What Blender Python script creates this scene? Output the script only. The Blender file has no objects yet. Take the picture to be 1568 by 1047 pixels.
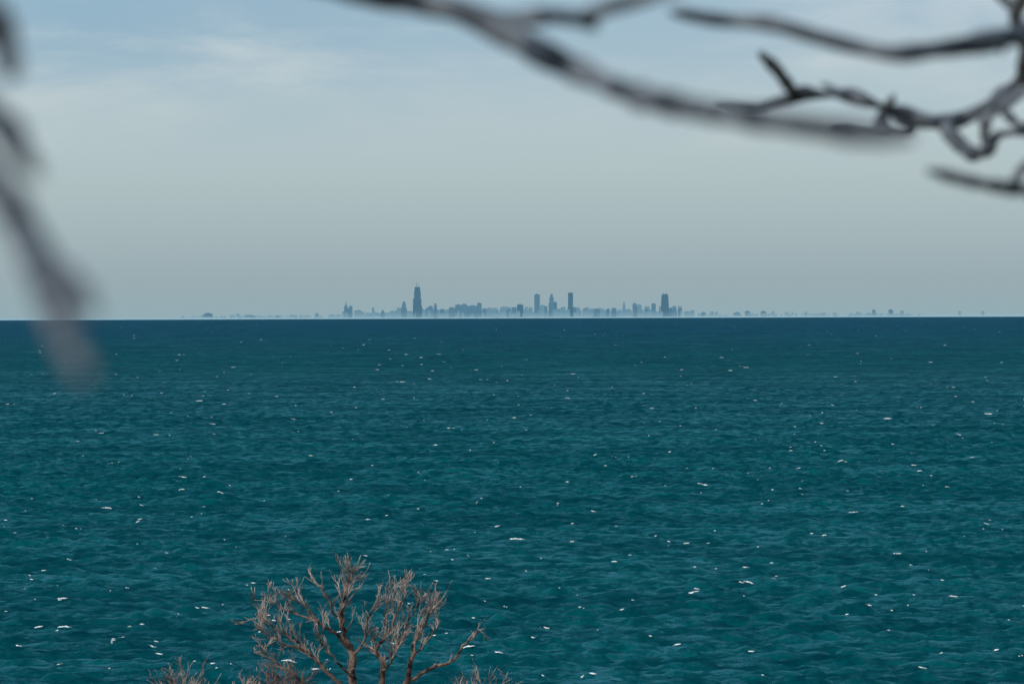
import bpy, math, random
import numpy as np
from mathutils import Vector, Matrix, noise
random.seed(7); rng=np.random.default_rng(11)
scene=bpy.context.scene
scene.view_settings.view_transform='Standard'
scene.view_settings.look='None'
scene.view_settings.exposure=0
EYE=40.0; R=6371000.0; K=0.0001276

# ---------------------------------------------------------------- helpers
def new_mat(name):
    m=bpy.data.materials.new(name); m.use_nodes=True
    nt=m.node_tree; nt.nodes.clear()
    o=nt.nodes.new('ShaderNodeOutputMaterial')
    return m,nt,o
def N(nt,t,**kw):
    n=nt.nodes.new(t)
    for k,v in kw.items(): setattr(n,k,v)
    return n
def link(nt,a,b): nt.links.new(a,b)
def math_n(nt,op,a,b=None,c=None,clamp=False):
    n=nt.nodes.new('ShaderNodeMath'); n.operation=op; n.use_clamp=clamp
    for i,v in enumerate((a,b,c)):
        if v is None: continue
        if isinstance(v,(int,float)): n.inputs[i].default_value=v
        else: nt.links.new(v,n.inputs[i])
    return n.outputs[0]
def maprange(nt,v,a,b,c,d,smooth=False):
    n=nt.nodes.new('ShaderNodeMapRange'); n.clamp=True
    if smooth: n.interpolation_type='SMOOTHSTEP'
    nt.links.new(v,n.inputs[0])
    for i,x in zip((1,2,3,4),(a,b,c,d)): n.inputs[i].default_value=x
    return n.outputs[0]
def mixc(nt,f,a,b):
    n=nt.nodes.new('ShaderNodeMix'); n.data_type='RGBA'
    for s,v in ((0,f),(6,a),(7,b)):
        if isinstance(v,(int,float)): n.inputs[s].default_value=v
        elif isinstance(v,tuple): n.inputs[s].default_value=(*v,1) if len(v)==3 else v
        else: nt.links.new(v,n.inputs[s])
    return n.outputs[2]
def srgb(r,g,b):
    f=lambda c:(c/255/12.92) if c/255<=0.04045 else ((c/255+0.055)/1.055)**2.4
    return (f(r),f(g),f(b))
def mesh_obj(name,verts,faces,mat=None,smooth=False,parent=None):
    me=bpy.data.meshes.new(name); me.from_pydata(verts,[],faces); me.update()
    if smooth: me.polygons.foreach_set('use_smooth',[True]*len(me.polygons))
    ob=bpy.data.objects.new(name,me); scene.collection.objects.link(ob)
    if mat: me.materials.append(mat)
    if parent: ob.parent=parent
    return ob
def pixel_point(bx,by,dist):
    """pixel positions in the camera frame (in 0.1276 mrad units) placed at a given distance -> metres"""
    return Vector(((bx-784)*K*dist, dist, EYE-(by-459.5)*K*dist))

# ---------------------------------------------------------------- camera
cam=bpy.data.cameras.new('camera'); co=bpy.data.objects.new('camera',cam); scene.collection.objects.link(co)
cam.sensor_width=36; cam.lens=18/math.tan(K*784)
cam.clip_start=0.1; cam.clip_end=200000
co.matrix_world=Matrix.Translation((0,0,EYE))@Matrix.Rotation(math.pi/2-64*K,4,'X')@Matrix.Rotation(-0.0036,4,'Z')
cam.dof.use_dof=True; cam.dof.focus_distance=220; cam.dof.aperture_fstop=7.0; cam.dof.aperture_blades=9
scene.camera=co

# ---------------------------------------------------------------- light
sun_el=math.radians(38); sun_az=math.radians(-128)
sd=Vector((math.sin(sun_az)*math.cos(sun_el),math.cos(sun_az)*math.cos(sun_el),math.sin(sun_el)))
sl=bpy.data.lights.new('sun','SUN'); sl.energy=3.4; sl.angle=math.radians(0.5); sl.color=(1,0.94,0.86)
so=bpy.data.objects.new('sun',sl); scene.collection.objects.link(so)
so.rotation_euler=sd.to_track_quat('Z','Y').to_euler(); so.location=(-60,-60,120)

w=bpy.data.worlds.new('World'); scene.world=w; w.use_nodes=True
nt=w.node_tree; nt.nodes.clear()
out=N(nt,'ShaderNodeOutputWorld'); bg=N(nt,'ShaderNodeBackground'); bg.inputs[1].default_value=0.1
sky=N(nt,'ShaderNodeTexSky'); sky.sky_type='NISHITA'; sky.sun_disc=False
sky.sun_elevation=sun_el; sky.sun_rotation=sun_az%(2*math.pi); sky.dust_density=2.0; sky.air_density=1.0
tc=N(nt,'ShaderNodeTexCoord'); sep=N(nt,'ShaderNodeSeparateXYZ'); link(nt,tc.outputs['Generated'],sep.inputs[0])
ramp=N(nt,'ShaderNodeValToRGB'); zf=maprange(nt,sep.outputs[2],-0.01,0.09,0,1)
link(nt,zf,ramp.inputs[0])
cr=ramp.color_ramp
stops=[(0.0,(143,172,185)),(0.07,(148,173,182)),(0.14,(154,173,179)),(0.26,(168,186,190)),(0.40,(183,199,202)),(0.54,(190,205,210)),(0.66,(186,203,213)),(1.0,(166,190,206))]
while len(cr.elements)<len(stops): cr.elements.new(0.5)
for e,(p,c) in zip(cr.elements,stops): e.position=p; e.color=(*srgb(*c),1)
mp=N(nt,'ShaderNodeMapping'); mp.inputs['Scale'].default_value=(9,9,42); mp.inputs['Location'].default_value=(3.1,0.7,1.3)
mp.inputs['Rotation'].default_value=(0,math.radians(6),0)
link(nt,tc.outputs['Generated'],mp.inputs[0])
n1=N(nt,'ShaderNodeTexNoise'); n1.inputs['Scale'].default_value=1.5; n1.inputs['Detail'].default_value=7; n1.inputs['Roughness'].default_value=0.55; n1.inputs['Distortion'].default_value=0.4
link(nt,mp.outputs[0],n1.inputs['Vector'])
cl=maprange(nt,n1.outputs[0],0.36,0.65,0,1,True)
hi=maprange(nt,sep.outputs[2],0.020,0.057,0.0,0.82,True)
lf=maprange(nt,sep.outputs[0],-0.12,0.05,0.95,0.65,True)
gap=math_n(nt,'MULTIPLY',math_n(nt,'MULTIPLY',cl,hi),lf)
veil=mixc(nt,gap,ramp.outputs[0],srgb(132,172,196))
vs=N(nt,'ShaderNodeVectorMath',operation='SCALE'); link(nt,veil,vs.inputs[0]); vs.inputs['Scale'].default_value=10.0
vf=maprange(nt,sep.outputs[2],0.06,0.6,0.97,0.35,True)
tot=mixc(nt,vf,sky.outputs[0],vs.outputs[0])
link(nt,tot,bg.inputs[0]); link(nt,bg.outputs[0],out.inputs[0])

# ---------------------------------------------------------------- lake surface
NW=120
lam=np.exp(rng.uniform(np.log(1.3),np.log(9),NW)); kk=2*np.pi/lam
th=rng.normal(math.radians(-94),math.radians(26),NW)
kx=np.cos(th)*kk; ky=np.sin(th)*kk; ph=rng.uniform(0,2*np.pi,NW)
amp=0.0098*lam*np.exp(-((np.log(lam/3.4))/1.0)**2)
def wave(x,y,spacing):
    z=np.zeros_like(x)
    for i in range(NW):
        fade=np.clip((lam[i]/spacing-2.2)/1.4,0,1)
        if np.max(fade)<=0: continue
        z+=fade*amp[i]*np.sin(kx[i]*x+ky[i]*y+ph[i])
    g=0.92+0.16*np.sin(x*0.031+1.3+0.8*np.sin(y*0.013))*np.sin(y*0.021+0.4)+0.12*np.sin(x*0.011-y*0.009)
    z=z*g
    return z+0.6*np.maximum(z,0)**1.6
rs=[150.0]
S0=0.5
while rs[-1]<62000:
    d=rs[-1]
    if d<505: st=8
    elif d<1100: st=S0
    else: st=S0*(d/1100)**2.0
    rs.append(d+min(max(st,S0),400))
rs=np.array(rs); sp=np.gradient(rs)
an=np.concatenate([np.linspace(-1.2,-0.14,14)[:-1],np.linspace(-0.116,0.116,700),np.linspace(0.14,1.2,14)[1:]])
A,D=np.meshgrid(an,rs); SP=np.repeat(sp[:,None],len(an),1)
X=D*np.sin(A); Y=D*np.cos(A)
SPe=np.maximum(SP,D*0.00033)
Z=np.zeros_like(X); nr=int(np.searchsorted(rs,4000))
Z[:nr]=wave(X[:nr],Y[:nr],SPe[:nr])
Z[:, :14]=0; Z[:,-14:]=0
Z-=D**2/(2*R)
nR,nA=X.shape
co3=np.stack([X,Y,Z],-1).reshape(-1,3).astype(np.float32)
idx=np.arange(nR*nA).reshape(nR,nA)
q=np.stack([idx[:-1,:-1],idx[:-1,1:],idx[1:,1:],idx[1:,:-1]],-1).reshape(-1,4)
me=bpy.data.meshes.new('lake_water'); me.vertices.add(len(co3)); me.vertices.foreach_set('co',co3.ravel())
me.loops.add(q.size); me.loops.foreach_set('vertex_index',q.ravel().astype(np.int32))
me.polygons.add(len(q)); me.polygons.foreach_set('loop_start',np.arange(0,q.size,4,dtype=np.int32))
me.polygons.foreach_set('use_smooth',np.ones(len(q),dtype=bool))
me.update(calc_edges=True)
lake=bpy.data.objects.new('lake_water',me); scene.collection.objects.link(lake)

m,nt,o=new_mat('lake_water')
geo=N(nt,'ShaderNodeNewGeometry'); sp_=N(nt,'ShaderNodeSeparateXYZ'); link(nt,geo.outputs['Position'],sp_.inputs[0])
def wnoise(sc,detail=4,rough=0.55,stretch=(0.4,1,1)):
    mpn=N(nt,'ShaderNodeMapping'); mpn.inputs['Scale'].default_value=tuple(s*sc for s in stretch)
    mpn.inputs['Rotation'].default_value=(0,0,math.radians(4))
    link(nt,geo.outputs['Position'],mpn.inputs[0])
    n=N(nt,'ShaderNodeTexNoise'); n.inputs['Scale'].default_value=1; n.inputs['Detail'].default_value=detail; n.inputs['Roughness'].default_value=rough
    link(nt,mpn.outputs[0],n.inputs['Vector']); return n.outputs[0]
small=wnoise(0.9,5,0.68,(0.55,1,1)); mid=wnoise(0.02,10,0.80,(0.6,1,1)); big=wnoise(0.0012,6,0.55,(0.5,1,1))
rip=wnoise(0.22,6,0.75,(0.9,1,1)); farn=wnoise(0.012,7,0.78,(5,1,1))
b1=N(nt,'ShaderNodeBump'); b1.inputs['Strength'].default_value=1.0; b1.inputs['Distance'].default_value=0.6; link(nt,small,b1.inputs['Height'])
nrm=b1.outputs[0]
# light scattered back up out of the water body depends little on the surface slope
up=N(nt,'ShaderNodeVectorMath',operation='ADD'); up.inputs[1].default_value=(0,0,0.7); link(nt,nrm,up.inputs[0])
un=N(nt,'ShaderNodeVectorMath',operation='NORMALIZE'); link(nt,up.outputs[0],un.inputs[0])
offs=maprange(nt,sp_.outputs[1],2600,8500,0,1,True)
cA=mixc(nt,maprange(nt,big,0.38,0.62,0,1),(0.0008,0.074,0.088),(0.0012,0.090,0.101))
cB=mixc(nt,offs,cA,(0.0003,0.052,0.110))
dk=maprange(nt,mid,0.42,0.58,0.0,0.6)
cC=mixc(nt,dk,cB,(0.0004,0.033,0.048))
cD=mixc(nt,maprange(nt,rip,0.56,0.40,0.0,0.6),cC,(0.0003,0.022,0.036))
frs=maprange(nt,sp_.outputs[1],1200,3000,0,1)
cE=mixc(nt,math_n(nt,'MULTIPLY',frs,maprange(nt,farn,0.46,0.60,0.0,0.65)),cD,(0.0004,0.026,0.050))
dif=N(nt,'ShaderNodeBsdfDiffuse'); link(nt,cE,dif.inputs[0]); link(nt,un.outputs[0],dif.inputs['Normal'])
gl=N(nt,'ShaderNodeBsdfGlossy'); gl.inputs['Color'].default_value=(0.42,0.84,1,1); gl.inputs['Roughness'].default_value=0.13; link(nt,nrm,gl.inputs['Normal'])
fr=N(nt,'ShaderNodeFresnel'); fr.inputs[0].default_value=1.33; link(nt,nrm,fr.inputs['Normal'])
fmax=maprange(nt,sp_.outputs[1],500,3200,0.74,0.18,False)
f1=maprange(nt,fr.outputs[0],0.22,0.85,0.0,1.0)
fm=math_n(nt,'MULTIPLY',maprange(nt,mid,0.40,0.60,1.5,0.4),maprange(nt,rip,0.46,0.60,0.15,2.2))
ff=math_n(nt,'MULTIPLY',math_n(nt,'MULTIPLY',f1,fmax),fm,clamp=True)
mx=N(nt,'ShaderNodeMixShader'); link(nt,ff,mx.inputs[0]); link(nt,dif.outputs[0],mx.inputs[1]); link(nt,gl.outputs[0],mx.inputs[2])
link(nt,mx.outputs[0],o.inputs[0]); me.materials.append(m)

# ---------------------------------------------------------------- whitecaps
m,nt,o=new_mat('foam')
d=N(nt,'ShaderNodeBsdfDiffuse'); nn=N(nt,'ShaderNodeTexNoise'); nn.inputs['Scale'].default_value=3
link(nt,mixc(nt,nn.outputs[0],(0.4,0.53,0.57),(0.85,0.9,0.9)),d.inputs[0]); link(nt,d.outputs[0],o.inputs[0]); foam=m
V=[];F=[]
def spc(y): return max(S0 if y<1100 else S0*(y/1100)**2.0, y*.00033)
def fleck(x,y,L,H):
    n=min(20,max(5,int(L/0.18)))
    ts=np.linspace(-0.5,0.5,n); curve=rng.uniform(-0.35,0.35)*L; base=len(V)
    xs=x+ts*L; ys=y+curve*(ts**2)*2+rng.normal(0,0.08,n)
    zz=wave(xs,ys,np.full(n,spc(y)))-(xs**2+ys**2)/(2*R)
    sk=rng.uniform(-0.4,0.4)
    for i in range(n):
        e=math.sqrt(max(0,1-(2*ts[i])**2)); h=H*e*rng.uniform(0.1,1.15)*(1+sk*ts[i]*2)
        dp=(0.08+0.32*e)*rng.uniform(0.5,1.3)
        V.append((xs[i],ys[i]-dp,zz[i]-0.07)); V.append((xs[i],ys[i]-dp*0.3,zz[i]+h)); V.append((xs[i],ys[i]+dp,zz[i]+h*0.3-0.05))
        if i:
            a=base+3*(i-1); b=base+3*i
            F.append((a,b,b+1,a+1)); F.append((a+1,b+1,b+2,a+2))
def crest(x,y):
    yy=y+np.linspace(-4,4,40); xx=np.full(40,x)
    return yy[int(np.argmax(wave(xx,yy,np.full(40,spc(y)))))]
def caps(nc,d0,d1,p):
    for i in range(nc):
        u=(i+rng.uniform(0,1))/nc; dd=1/((1/d0)**p*(1-u)+(1/d1)**p*u)**(1/p)
        a=rng.uniform(-0.116,0.116); x=dd*math.sin(a); y=crest(x,dd*math.cos(a))
        k=min(1.0,max(0,(dd-600)/3000))
        L=min(2.9,float(np.exp(rng.normal(-0.80+1.15*k,0.62)))); H=0.015+0.04*k+(0.045+0.04*k)*L
        fleck(x,y,L,H)
        if rng.uniform()<0.3: fleck(x+rng.uniform(-1,1)*L*1.8,y+rng.uniform(-.8,.8),L*0.4,H*0.6)
caps(600,540,10500,0.55)
mesh_obj('whitecaps',V,F,foam)

# ---------------------------------------------------------------- dune under the lookout
def dune_z(x,y):
    if y<130: z=38.2-0.11*max(y,-40)
    else: z=23.9-(y-130)*0.42
    return z+0.5*noise.noise(Vector((x*0.06,y*0.06,0)))+0.12*noise.noise(Vector((x*0.4,y*0.4,3)))
V=[];F=[];nx,ny=90,110
for j in range(ny):
    for i in range(nx):
        x=-90+180*i/(nx-1); y=-30+250*j/(ny-1); V.append((x,y,dune_z(x,y)))
for j in range(ny-1):
    for i in range(nx-1):
        a=j*nx+i; F.append((a,a+1,a+nx+1,a+nx))
m,nt,o=new_mat('dune_sand_and_dead_grass')
p=N(nt,'ShaderNodeBsdfPrincipled'); p.inputs['Roughness'].default_value=0.95
tcn=N(nt,'ShaderNodeNewGeometry'); nz=N(nt,'ShaderNodeTexNoise'); nz.inputs['Scale'].default_value=0.6; nz.inputs['Detail'].default_value=8
link(nt,tcn.outputs['Position'],nz.inputs['Vector'])
link(nt,mixc(nt,maprange(nt,nz.outputs[0],0.42,0.58,0,1),(0.33,0.27,0.19),(0.13,0.11,0.06)),p.inputs['Base Color'])
link(nt,p.outputs[0],o.inputs[0]); mesh_obj('dune_ground',V,F,m,True)

# ---------------------------------------------------------------- tubes / trees
def tube(V,F,pts,rad,sides=6):
    n=len(pts); base=len(V); up=Vector((0.13,0.97,0.2)).normalized()
    for i,pnt in enumerate(pts):
        t=(pts[min(i+1,n-1)]-pts[max(i-1,0)])
        if t.length<1e-6: t=Vector((0,0,1))
        t.normalize(); a=t.cross(up)
        if a.length<1e-3: a=t.cross(Vector((1,0,0)))
        a.normalize(); b=t.cross(a)
        for k in range(sides):
            an_=2*math.pi*k/sides; V.append(tuple(pnt+(a*math.cos(an_)+b*math.sin(an_))*rad[i]))
    for i in range(n-1):
        for k in range(sides):
            k2=(k+1)%sides
            F.append((base+i*sides+k,base+i*sides+k2,base+(i+1)*sides+k2,base+(i+1)*sides+k))
    F.append(tuple(base+k for k in range(sides))[::-1]); F.append(tuple(base+(n-1)*sides+k for k in range(sides)))
def smooth_path(pts,sub=6,jit=0.0):
    out=[];n=len(pts)
    for i in range(n-1):
        p0=pts[max(i-1,0)];p1=pts[i];p2=pts[i+1];p3=pts[min(i+2,n-1)]
        for s in range(sub):
            t=s/sub
            out.append(0.5*((2*p1)+(p2-p0)*t+(2*p0-5*p1+4*p2-p3)*t*t+(3*p1-p0-3*p2+p3)*t**3)+Vector([random.gauss(0,jit) for _ in range(3)]))
    out.append(pts[-1].copy()); return out
def bark(name,c1,c2,scale,lo=0.38,hi_=0.62):
    m,nt,o=new_mat(name); p=N(nt,'ShaderNodeBsdfPrincipled'); p.inputs['Roughness'].default_value=0.85; p.inputs['Specular IOR Level'].default_value=0.2
    g=N(nt,'ShaderNodeNewGeometry'); nz=N(nt,'ShaderNodeTexNoise'); nz.inputs['Scale'].default_value=scale; nz.inputs['Detail'].default_value=6
    link(nt,g.outputs['Position'],nz.inputs['Vector'])
    link(nt,mixc(nt,maprange(nt,nz.outputs[0],lo,hi_,0,1),c1,c2),p.inputs['Base Color'])
    b=N(nt,'ShaderNodeBump'); b.inputs['Distance'].default_value=0.01; link(nt,nz.outputs[0],b.inputs['Height']); link(nt,b.outputs[0],p.inputs['Normal'])
    link(nt,p.outputs[0],o.inputs[0]); return m
bark_near=bark('bark_dark_grey',(0.026,0.034,0.044),(0.14,0.165,0.195),11)
bark_mid=bark('bark_tan_grey',(0.06,0.046,0.042),(0.52,0.41,0.36),3.0)
bark_limb=bark('bark_dark_brown',(0.014,0.011,0.011),(0.17,0.12,0.10),6)
bark_red=bark('bark_reddish',(0.10,0.055,0.05),(0.26,0.17,0.145),5)

NS=0.85
def limb(V,F,meas,w0,w1,jit=0.0,sides=10,knob=0.3,wm=1.15,tip=0.45):
    pts=smooth_path([pixel_point(q[0],q[1],q[2]*NS) for q in meas],8,jit)
    n=len(pts); rad=[]
    for i in range(n):
        t=i/(n-1); wpx=(w0*(1-t)+w1*t)*wm; dd=pts[i].y
        e=1.0 if n-1-i>=4 else tip+(1-tip)*(n-1-i)/4
        rad.append(0.5*wpx*K*dd*e*(1+knob*noise.noise(pts[i]*16+Vector((w0,0,0)))*1.6))
    tube(V,F,pts,rad,sides)
V=[];F=[]
tx=2.25;ty=9.5*NS
trunk=[Vector((tx+0.1,ty,dune_z(tx,ty)-0.3)),Vector((tx,ty,39)),Vector((tx-0.05,ty+.05,40.5)),Vector((tx+0.1,ty,42)),Vector((tx,ty,44.5)),Vector((tx-.2,ty,47))]
tp=smooth_path(trunk,5,0.01); tube(V,F,tp,[0.17*(1-0.7*i/len(tp)) for i in range(len(tp))],12)
def wpt(v): return (v.x/(K*v.y)+784,(EYE-v.z)/(K*v.y)+459.5,v.y/NS)
T=lambda z:wpt(Vector((tx,ty,z)))
limb(V,F,[T(41.0),(1800,0,9),(1640,40,8.6),(1530,62,8.3),(1480,72,8.2),(1420,79,8.1),(1378,83,8),(1320,74,8),(1250,56,8),(1190,38,8),(1150,33,8.1),(1100,30,8.1),(1030,18,8)],34,17)
limb(V,F,[T(40.7),(1750,20,11),(1640,50,12),(1568,122,12.5),(1520,160,12.5),(1470,186,12.5),(1430,188,12.4),(1390,178,12.4),(1340,160,12.3),(1300,146,12.3),(1262,146,12.2),(1215,141,12.2)],24,16,knob=.5)
limb(V,F,[(1220,146,12.2),(1203,122,12.1),(1190,105,12),(1166,82,11.8)],19,14)
limb(V,F,[(1235,146,12.2),(1190,157,12.2),(1155,163,12.1),(1100,155,12)],15,11)
limb(V,F,[(1470,184,12.5),(1452,196,12.4),(1472,222,12.3),(1495,238,12.2),(1515,232,12.1),(1530,210,12.1),(1568,202,12.1),(1620,190,12.3)],19,15,knob=.5)
limb(V,F,[(1515,232,12.1),(1510,205,12.1),(1520,190,12)],13,10)
limb(V,F,[(1400,185,12.4),(1395,203,12.4),(1360,200,12.3),(1320,196,12.2),(1278,190,12.1)],16,11)
limb(V,F,[(1350,212,12.3),(1355,180,12.3),(1372,148,12.2)],21,10)
limb(V,F,[(1540,165,12.5),(1548,180,12.4),(1575,200,12.3),(1640,230,12.2)],14,16)
limb(V,F,[(1300,148,12.3),(1260,128,12.3)],13,9)
limb(V,F,[(1505,190,12.4),(1560,150,12.3),(1600,120,12.3)],12,12)
limb(V,F,[T(40.3),(1720,300,9.2),(1620,298,8.7),(1560,291,8.5),(1540,289,8.4),(1490,280,8.2),(1424,263,8)],26,15)
limb(V,F,[(1600,240,10),(1568,262,10),(1552,292,10)],14,12)
limb(V,F,[T(42),(1700,-120,10.5),(1600,-40,11),(1560,20,11.4),(1575,70,11.6),(1568,120,12)],24,18)
limb(V,F,[(1562,18,11.4),(1540,0,11.4),(1500,-30,11.4)],16,12)
limb(V,F,[(1530,62,8.3),(1540,84,8.3)],13,10)
mesh_obj('bare_tree',V,F,bark_near,True)

V=[];F=[]; tx=-1.9;ty=4.8*NS
trunk=[Vector((tx-0.1,ty,dune_z(tx,ty)-0.3)),Vector((tx,ty,39)),Vector((tx+0.05,ty+.05,40.5)),Vector((tx-0.05,ty,42)),Vector((tx,ty,44.5)),Vector((tx+.2,ty,46.5))]
tp=smooth_path(trunk,5,0.01); tube(V,F,tp,[0.15*(1-0.7*i/len(tp)) for i in range(len(tp))],12)
limb(V,F,[wpt(Vector((tx,ty,41.2))),(-1200,-700,5.2),(-300,-420,5.8),(250,-130,6.3),(480,-40,6.6),(620,-6,6.8),(700,14,6.8),(770,44,6.8),(830,80,6.7),(900,114,6.5),(960,140,6.3),(1020,157,6.0),(1100,172,5.7),(1200,188,5.3),(1300,203,5.0),(1400,211,4.6)],46,28,wm=1.2,knob=.22)
limb(V,F,[(750,34,6.8),(800,27,6.8),(850,24,6.7),(895,28,6.6),(930,12,6.5),(1000,-6,6.4),(1100,-40,6.3)],24,19)
limb(V,F,[(895,28,6.6),(917,44,6.6)],20,15)
limb(V,F,[wpt(Vector((tx,ty,40.6))),(-500,-150,4.6),(-160,-80,4.5),(-20,10,4.4),(10,75,4.4),(16,116,4.2)],60,27)
limb(V,F,[wpt(Vector((tx,ty,40.3))),(-500,60,4.6),(-150,90,4.4),(-5,180,4.2),(25,225,4.0),(56,266,3.8)],56,32)
limb(V,F,[wpt(Vector((tx,ty,40.1))),(-500,150,4.6),(-160,160,4.4),(-15,275,4.2),(25,330,4.0),(58,395,3.8),(95,430,3.6),(136,474,3.2)],60,40,knob=.15)
limb(V,F,[(18,315,4.0),(40,370,3.8),(62,430,3.6),(85,490,3.4),(108,535,3.1),(130,574,2.7)],42,32,knob=.15)
limb(V,F,[(-60,10,3.2),(-20,55,3.2),(15,105,3.2)],24,18)
mesh_obj('bare_tree',V,F,bark_near,True)

# --- mid-distance bare tree below the lookout
def twig(V,F,p,d,L,r,depth):
    n=5 if depth else 3
    pts=[p.copy()]; dirn=d.normalized(); bend=Vector((random.gauss(0,.05),random.gauss(0,.05),random.uniform(-0.02,.10)))
    for i in range(n):
        dirn=(dirn+bend+Vector((random.gauss(0,.11),random.gauss(0,.11),random.gauss(0,.09)))).normalized()
        pts.append(pts[-1]+dirn*L/n)
    rad=[max(0.0040,r*(1-0.65*i/n)) for i in range(n+1)]
    tube(V,F,pts,rad,4)
    if depth<=0: return
    for i in range(1,n+1):
        if random.random()<0.35: continue
        t=(pts[i]-pts[i-1]).normalized()
        side=Vector((random.gauss(0,1),random.gauss(0,1),random.gauss(0,.7))); side=(side-t*side.dot(t)).normalized()
        nd=(t*0.95+side*0.5+Vector((0,0,0.12))).normalized()
        twig(V,F,pts[i],nd,L*random.uniform(0.35,0.85),rad[i]*0.7,depth-1)
DT=110
def S(x,y,dy=0): return pixel_point(x,y,DT)+Vector((0,dy,0))
class Acc: pass
G=Acc()
def mainlimb(meas,r0,r1,tw=0.5,dens=0.6,depth=2,start=0.2):
    pts=smooth_path([S(*q) for q in meas],4,0.018)
    n=len(pts); rad=[r0+(r1-r0)*i/(n-1) for i in range(n)]
    tube(G.LV,G.LF,pts,rad,7)
    for i in range(int(n*start),n):
        k=2 if i>n*0.75 else 1
        for _ in range(k):
            if random.random()<dens:
                t=(pts[min(i+1,n-1)]-pts[i-1]).normalized()
                side=Vector((random.gauss(0,1),random.gauss(0,1),random.gauss(0,.6))); side=(side-t*side.dot(t)).normalized()
                nd=(t*0.75+side*0.6+Vector((0,0,0.25))).normalized()
                twig(G.TV,G.TF,pts[i],nd,tw*random.uniform(0.45,1.2),max(0.011,rad[i]*0.42),depth)
def flush(name,m1,m2):
    nl=len(G.LV); V=G.LV+G.TV; F=G.LF+[tuple(i+nl for i in f) for f in G.TF]
    ob=mesh_obj(name,V,F,m1,True); ob.data.materials.append(m2)
    mi=np.zeros(len(F),dtype=np.int32); mi[len(G.LF):]=1; ob.data.polygons.foreach_set('material_index',mi)
    print(name,len(F)); return ob
G.LV=[];G.LF=[];G.TV=[];G.TF=[]
base=dune_z(S(560,1047).x,DT)
by=(EYE-(base-0.3))/(K*DT)+459.5
mainlimb([(555,by,0),(556,1260,0),(545,1150,0),(536,1060,0),(538,1008,0.1),(530,988,0.1),(522,960,.2),(520,932,.2),(528,904,.2),(533,884,.2)],0.13,0.018,0.5,0.75,2,0.6)
mainlimb([(556,1240,0),(568,1140,.1),(580,1060,.2),(583,1018,.3),(574,996,.3),(592,970,.3),(605,940,.4),(618,916,.4)],0.095,0.016,0.46,0.7,2,0.5)
mainlimb([(538,1008,0.1),(556,978,0),(560,952,-.1),(572,924,-.1)],0.035,0.014,0.40,0.7,2)
mainlimb([(556,1200,0),(600,1110,-.2),(618,1050,-.3),(630,1002,-.4),(638,975,-.4),(652,948,-.4),(662,930,-.4)],0.085,0.015,0.42,0.7,2,0.5)
mainlimb([(612,1060,-.3),(635,1035,-.3),(660,1022,-.3),(688,1014,-.3),(708,990,-.3),(722,974,-.3),(734,966,-.3)],0.05,0.014,0.22,0.35,1,0.35)
mainlimb([(545,1150,0),(520,1060,.4),(498,1035,.5),(470,1005,.6),(443,982,.6),(415,963,.6),(392,948,.6)],0.058,0.013,0.40,0.6,2,0.4)
mainlimb([(532,992,.1),(512,970,-.2),(490,953,-.3),(470,932,-.3),(450,917,-.3),(438,908,-.3)],0.042,0.013,0.38,0.65,2)
mainlimb([(522,960,.2),(505,936,.5),(498,916,.5),(484,900,.5)],0.028,0.012,0.36,0.65,2)
mainlimb([(470,1005,.6),(440,990,.4),(415,980,.3),(395,966,.3)],0.028,0.012,0.34,0.6,2,0.2)
mainlimb([(490,953,-.3),(458,941,-.2),(428,931,-.1),(412,921,0)],0.025,0.012,0.34,0.65,2,0.2)
mainlimb([(545,1130,0),(490,1075,-.6),(455,1035,-.8),(430,1015,-.9),(405,997,-.9)],0.04,0.013,0.38,0.6,2,0.5)
mainlimb([(630,1002,-.4),(650,984,0),(662,967,.2),(670,955,.2)],0.028,0.012,0.28,0.55,2)
mainlimb([(583,1018,.3),(605,990,.5),(618,965,.6),(632,938,.6),(640,920,.6)],0.03,0.012,0.40,0.65,2)
mainlimb([(592,970,.3),(585,948,.1),(590,927,0)],0.022,0.012,0.3,0.65,2)
mainlimb([(540,1040,0),(520,1015,-.5),(500,995,-.6),(490,975,-.6)],0.03,0.012,0.38,0.6,2)
mainlimb([(583,1030,.2),(600,1007,-.5),(606,988,-.6),(600,968,-.6)],0.026,0.012,0.38,0.6,2)
flush('bare_tree',bark_limb,bark_mid)

def shrub(cx,topy,wid,nst,m1,m2,tw=0.4,r=0.025):
    G.LV=[];G.LF=[];G.TV=[];G.TF=[]
    g=S(cx,1047); gz=dune_z(g.x,DT)-0.2
    for i in range(nst):
        ex=cx+random.uniform(-wid,wid); ey=topy+random.uniform(0,40)
        bx=(g.x+random.uniform(-.3,.3))/(K*DT)+784; by=(EYE-gz)/(K*DT)+459.5
        mainlimb([(bx,by,0),((bx*.6+ex*.4),1230,random.uniform(-.3,.3)),(ex*.8+cx*.2+random.gauss(0,5),1110,random.uniform(-.5,.5)),(ex,ey,random.uniform(-.5,.5))],r,0.009,tw,0.6,2,0.6)
    flush('bare_shrub',m1,m2)
shrub(285,1046,34,9,bark_mid,bark_mid)
shrub(383,1028,18,5,bark_limb,bark_mid,0.3,0.05)
shrub(438,1033,40,11,bark_red,bark_red)
shrub(728,1064,35,6,bark_mid,bark_mid)

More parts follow.
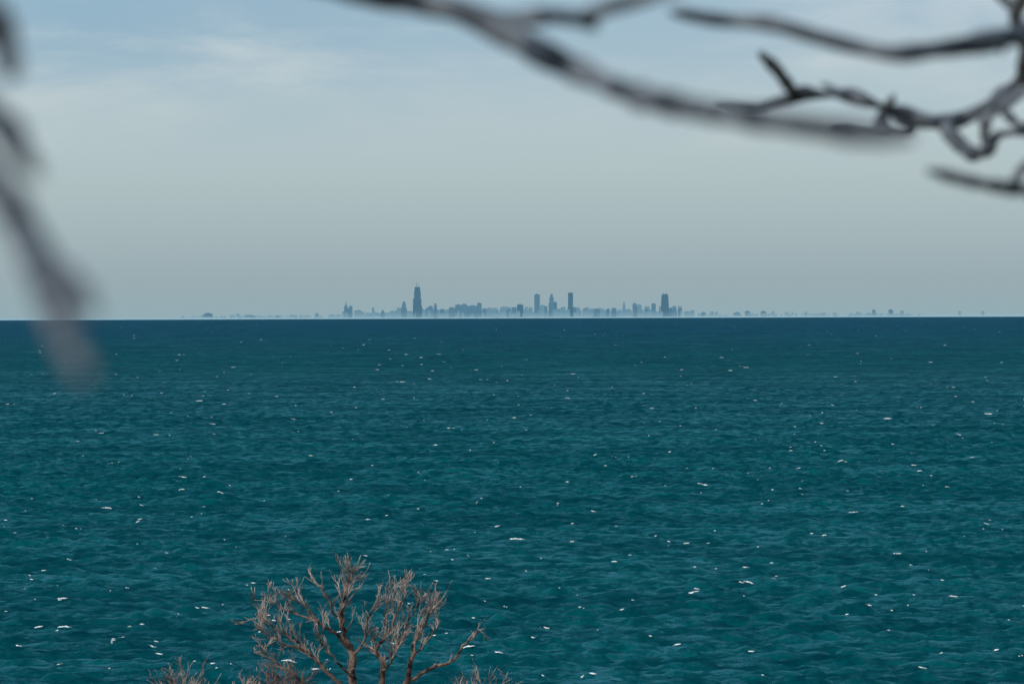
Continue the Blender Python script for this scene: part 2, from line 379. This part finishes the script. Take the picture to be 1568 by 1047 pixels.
# ---------------------------------------------------------------- distant city, 50 km over the lake
DC=50000.0; PX=K*DC
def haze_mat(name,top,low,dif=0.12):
    """facades with emission painting in 50 km of lake haze (paler near the water)"""
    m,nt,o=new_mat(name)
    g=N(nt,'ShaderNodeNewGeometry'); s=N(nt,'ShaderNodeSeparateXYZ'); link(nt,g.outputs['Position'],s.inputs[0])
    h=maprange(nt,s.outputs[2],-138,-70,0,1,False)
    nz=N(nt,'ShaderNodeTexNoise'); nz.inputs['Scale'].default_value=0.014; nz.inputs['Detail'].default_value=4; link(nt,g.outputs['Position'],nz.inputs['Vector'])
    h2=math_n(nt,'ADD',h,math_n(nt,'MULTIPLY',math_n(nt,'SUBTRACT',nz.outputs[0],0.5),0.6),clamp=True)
    em=N(nt,'ShaderNodeEmission'); link(nt,mixc(nt,h2,srgb(*low),srgb(*top)),em.inputs[0])  # haze painted as a glow, paler towards the base
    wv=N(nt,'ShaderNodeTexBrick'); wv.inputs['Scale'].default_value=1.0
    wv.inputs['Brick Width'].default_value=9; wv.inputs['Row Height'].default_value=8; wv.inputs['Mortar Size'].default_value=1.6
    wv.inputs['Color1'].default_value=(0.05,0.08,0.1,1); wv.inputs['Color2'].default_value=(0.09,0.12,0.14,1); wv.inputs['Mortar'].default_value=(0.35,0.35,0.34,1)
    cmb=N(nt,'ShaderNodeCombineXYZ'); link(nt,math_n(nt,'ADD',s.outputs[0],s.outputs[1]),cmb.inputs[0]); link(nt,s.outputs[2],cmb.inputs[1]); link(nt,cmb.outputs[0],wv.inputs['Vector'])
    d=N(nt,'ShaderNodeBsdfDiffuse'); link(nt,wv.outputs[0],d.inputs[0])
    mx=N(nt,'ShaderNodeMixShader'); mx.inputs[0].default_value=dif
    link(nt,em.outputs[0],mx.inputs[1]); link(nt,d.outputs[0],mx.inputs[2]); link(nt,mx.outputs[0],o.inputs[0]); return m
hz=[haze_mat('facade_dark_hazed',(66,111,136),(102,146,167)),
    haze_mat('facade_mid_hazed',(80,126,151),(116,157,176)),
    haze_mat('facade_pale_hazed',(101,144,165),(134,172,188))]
GZ=-DC**2/(2*R)
def zof(py): return EYE+(487-py-28)*PX
def box(V,F,x0,x1,y0,y1,z0,z1,tp=0.0):
    cx=(x0+x1)/2;cy=(y0+y1)/2;b=len(V);k=1-tp
    for (x,y) in ((x0,y0),(x1,y0),(x1,y1),(x0,y1)): V.append((x,y,z0))
    for (x,y) in ((x0,y0),(x1,y0),(x1,y1),(x0,y1)): V.append((cx+(x-cx)*k,cy+(y-cy)*k,z1))
    F.extend([(b,b+3,b+2,b+1),(b+4,b+5,b+6,b+7),(b,b+1,b+5,b+4),(b+1,b+2,b+6,b+5),(b+2,b+3,b+7,b+6),(b+3,b,b+4,b+7)])
def X_(px): return (px-784)*PX
def tower(x0,x1,top,style='flat',shade=None,name='skyscraper'):
    V=[];F=[]; top-=1.2; x0-=.3;x1+=.3
    a=X_(x0);b_=X_(x1);w_=b_-a; y=DC+random.uniform(-900,900); dp=max(30,w_*random.uniform(.6,1)); zt=zof(top); c=(a+b_)/2
    if style=='flat':
        box(V,F,a,b_,y,y+dp,GZ,zt); 
        box(V,F,c-w_*.25,c+w_*.2,y+dp*.3,y+dp*.7,zt,zt+6)
    elif style=='step':
        hh=zt-GZ
        box(V,F,a,b_,y,y+dp,GZ,GZ+hh*.72); box(V,F,a+w_*.12,b_-w_*.15,y+2,y+dp-2,GZ+hh*.72,GZ+hh*.9); box(V,F,a+w_*.28,b_-w_*.3,y+5,y+dp-5,GZ+hh*.9,zt)
    elif style=='spire':
        hh=zt-GZ
        box(V,F,a,b_,y,y+dp,GZ,GZ+hh*.78); box(V,F,a+w_*.15,b_-w_*.15,y+2,y+dp-2,GZ+hh*.78,GZ+hh*.88,.5); box(V,F,c-3.5,c+3.5,y+dp/2-3.5,y+dp/2+3.5,GZ+hh*.88,zt,.4)
    elif style=='slope':
        box(V,F,a,b_,y,y+dp,GZ,zt-w_*.4); box(V,F,a,b_,y,y+dp,zt-w_*.4,zt,.55)
    elif style=='willis':
        z=lambda p:zof(p); s=w_/3
        box(V,F,a,b_,y,y+3*s,GZ,z(467))
        box(V,F,a+2,b_-s*0.25,y+2,y+3*s-2,z(467),z(456))
        box(V,F,a+s*.4,b_-s*.45,y+4,y+3*s-4,z(456),z(445))
        box(V,F,a+s*.55,b_-s*.6,y+s,y+2*s,z(445),z(438))
        for ax in (c-s*.32,c+s*.25): box(V,F,ax-2.4,ax+2.4,y+1.5*s-2,y+1.5*s+2,z(438),z(431),.5)
    elif style=='hancock':
        box(V,F,a,b_,y,y+dp,GZ,zt,.3)
        box(V,F,c-w_*.25,c+w_*.25,y+dp*.35,y+dp*.65,zt,zt+9)
        for ax in (c-w_*.17,c+w_*.17): box(V,F,ax-1.5,ax+1.5,y+dp/2-2,y+dp/2+2,zt+9,zt+30,.5)
    elif style=='trump':
        hh=zt-GZ
        box(V,F,a-4,b_+4,y,y+dp,GZ,GZ+hh*.55); box(V,F,a,b_,y+3,y+dp-3,GZ+hh*.55,zt); box(V,F,c-3,c+3,y+dp/2-3,y+dp/2+3,zt,zt+12,.5)
    if shade is None: shade=random.choice([1,1,2,0])
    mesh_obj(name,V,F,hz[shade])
T_=[(312,324,479,'flat',0),(300,309,482,'flat',1),(370,384,482.3,'flat',1),(388,393,483,'flat',2),(404,412,483,'flat',2),(416,422,483,'flat',1),(440,452,484,'flat',2),(462,472,484,'flat',2),(478,486,479,'step',1),(503,512,482,'flat',2),(524.5,529.5,461,'spire',1),(530,536,472,'flat',1),(535.5,540,468.5,'flat',1),
(541,552,481,'flat',2),(560,568,482,'flat',2),(576,582,480,'flat',1),(584,590,474.5,'step',1),(592,598,480,'flat',2),(604,611,477,'flat',2),(614,622,461.5,'step',1),(623,630,478,'flat',2),
(631,644.5,439,'willis',0),(646,650,480,'flat',2),(652,658,472,'flat',1),(657,663,469,'flat',1),(665,671,464.5,'step',1),(672,679,474,'flat',1),(680,690,475,'flat',2),(689,698,471,'flat',1),(697,706,467,'flat',1),(705,718,465.5,'slope',1),(717,733,468.5,'flat',1),(731,737.5,464.5,'flat',1),
(739,746,474,'flat',1),(746,755,472,'flat',2),(757,764,473,'step',1),(766,774,471,'flat',2),(776,783,474,'flat',1),(784,791,471.5,'flat',1),(792,801,467,'flat',0),(802,808,474,'flat',2),(810,816,472,'flat',2),
(818.5,826.5,451.5,'flat',1),(827,833,468,'flat',2),(832,839,470,'flat',1),(840,848.5,451,'step',1),(847,852,463.5,'flat',1),(854,860,474,'flat',2),(860,867,472,'flat',2),(871,878,449,'trump',0),(878.5,883,472,'flat',1),(884,891,476,'flat',2),
(893,899,474,'flat',1),(901,906,477,'flat',2),(908,917,474.5,'flat',1),(920,926,472,'spire',2),(928,933,475,'flat',1),(935,942,473,'flat',1),(944,950,476,'flat',2),(952,957,463.5,'step',2),(959,966,475,'flat',2),(968,974,471,'flat',1),(973,979,465,'slope',1),(979,986,468,'flat',2),(988,994,475,'flat',1),(995,1001,477,'flat',2),(1002,1008,466.5,'flat',1),
(1008.5,1022,453,'hancock',0),(1022,1027,473,'flat',1),(1029,1035,470,'step',1),(1036,1042,474,'flat',1),(1044,1050,478,'flat',2),(1053,1061,479,'flat',2),(1070,1077,480,'flat',1),(1086,1091,479,'flat',2),(1100,1104,480,'flat',2),(1122,1130,480,'flat',1),(1146,1153,478.5,'flat',1),(1168,1176,479,'flat',1),(1188,1193,480,'flat',2),(1206,1212,481,'flat',2),(1226,1230,480,'flat',2),(1308,1313,480.5,'flat',2),(1322,1330,482,'flat',2),(1346,1351,477.5,'flat',1),(1355,1361,477,'flat',1),(1372,1377,479,'flat',2),(1380,1384,479,'flat',2),(1470,1474,480,'flat',2),(1500,1504,480,'flat',2)]
nm={'willis':'stepped_skyscraper','hancock':'tapered_skyscraper','spire':'spired_skyscraper'}
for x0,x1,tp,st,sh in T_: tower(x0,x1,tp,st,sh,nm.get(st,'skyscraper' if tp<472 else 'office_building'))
V=[];F=[]
x=275
while x<1400:
    wd=random.uniform(2,8); core=1 if 515<x<1060 else (0.55 if x>430 else 0.45)
    h=abs(random.gauss(0,1))*3.5*core+ (7.5 if core==1 else 3.6)
    if core==1 or random.random()<0.85:
        a=X_(x); y=DC+random.uniform(-1200,1500); box(V,F,a,a+wd*PX,y,y+80,GZ,zof(487-h))
    x+=wd*random.uniform(0.4,1.1)
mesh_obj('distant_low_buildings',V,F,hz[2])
V=[];F=[]
for i in range(70):
    x=random.uniform(560,1055); wd=random.uniform(3,9); a=X_(x); y=DC+1600+random.uniform(0,900)
    box(V,F,a,a+wd*PX,y,y+80,GZ,zof(487-random.uniform(9,18)))
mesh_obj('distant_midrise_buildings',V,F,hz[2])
V=[];F=[];xs=np.linspace(-260,1850,900)
for i,xx in enumerate(xs):
    h=2.4+0.9*noise.noise(Vector((xx*0.02,0,0)))+1.0*noise.noise(Vector((xx*0.11,5,0)))+0.8*noise.noise(Vector((xx*0.5,9,0)))
    if 285<xx<340: h+=1.8*math.sin((xx-285)/55*math.pi)
    if xx<200: h-=0.5
    zt=zof(487-max(h,0.2))
    V.append((X_(xx),DC-1400,GZ-5)); V.append((X_(xx),DC-1300,zt)); V.append((X_(xx),DC+3000,zt-3))
    if i:
        a=3*(i-1);b_=3*i; F.append((a,b_,b_+1,a+1)); F.append((a+1,b_+1,b_+2,a+2))
mesh_obj('distant_shoreline',V,F,haze_mat('shore_hazed',(122,160,177),(150,186,202),0.06))  # pale haze strip over the water painted into the shore's emission colour
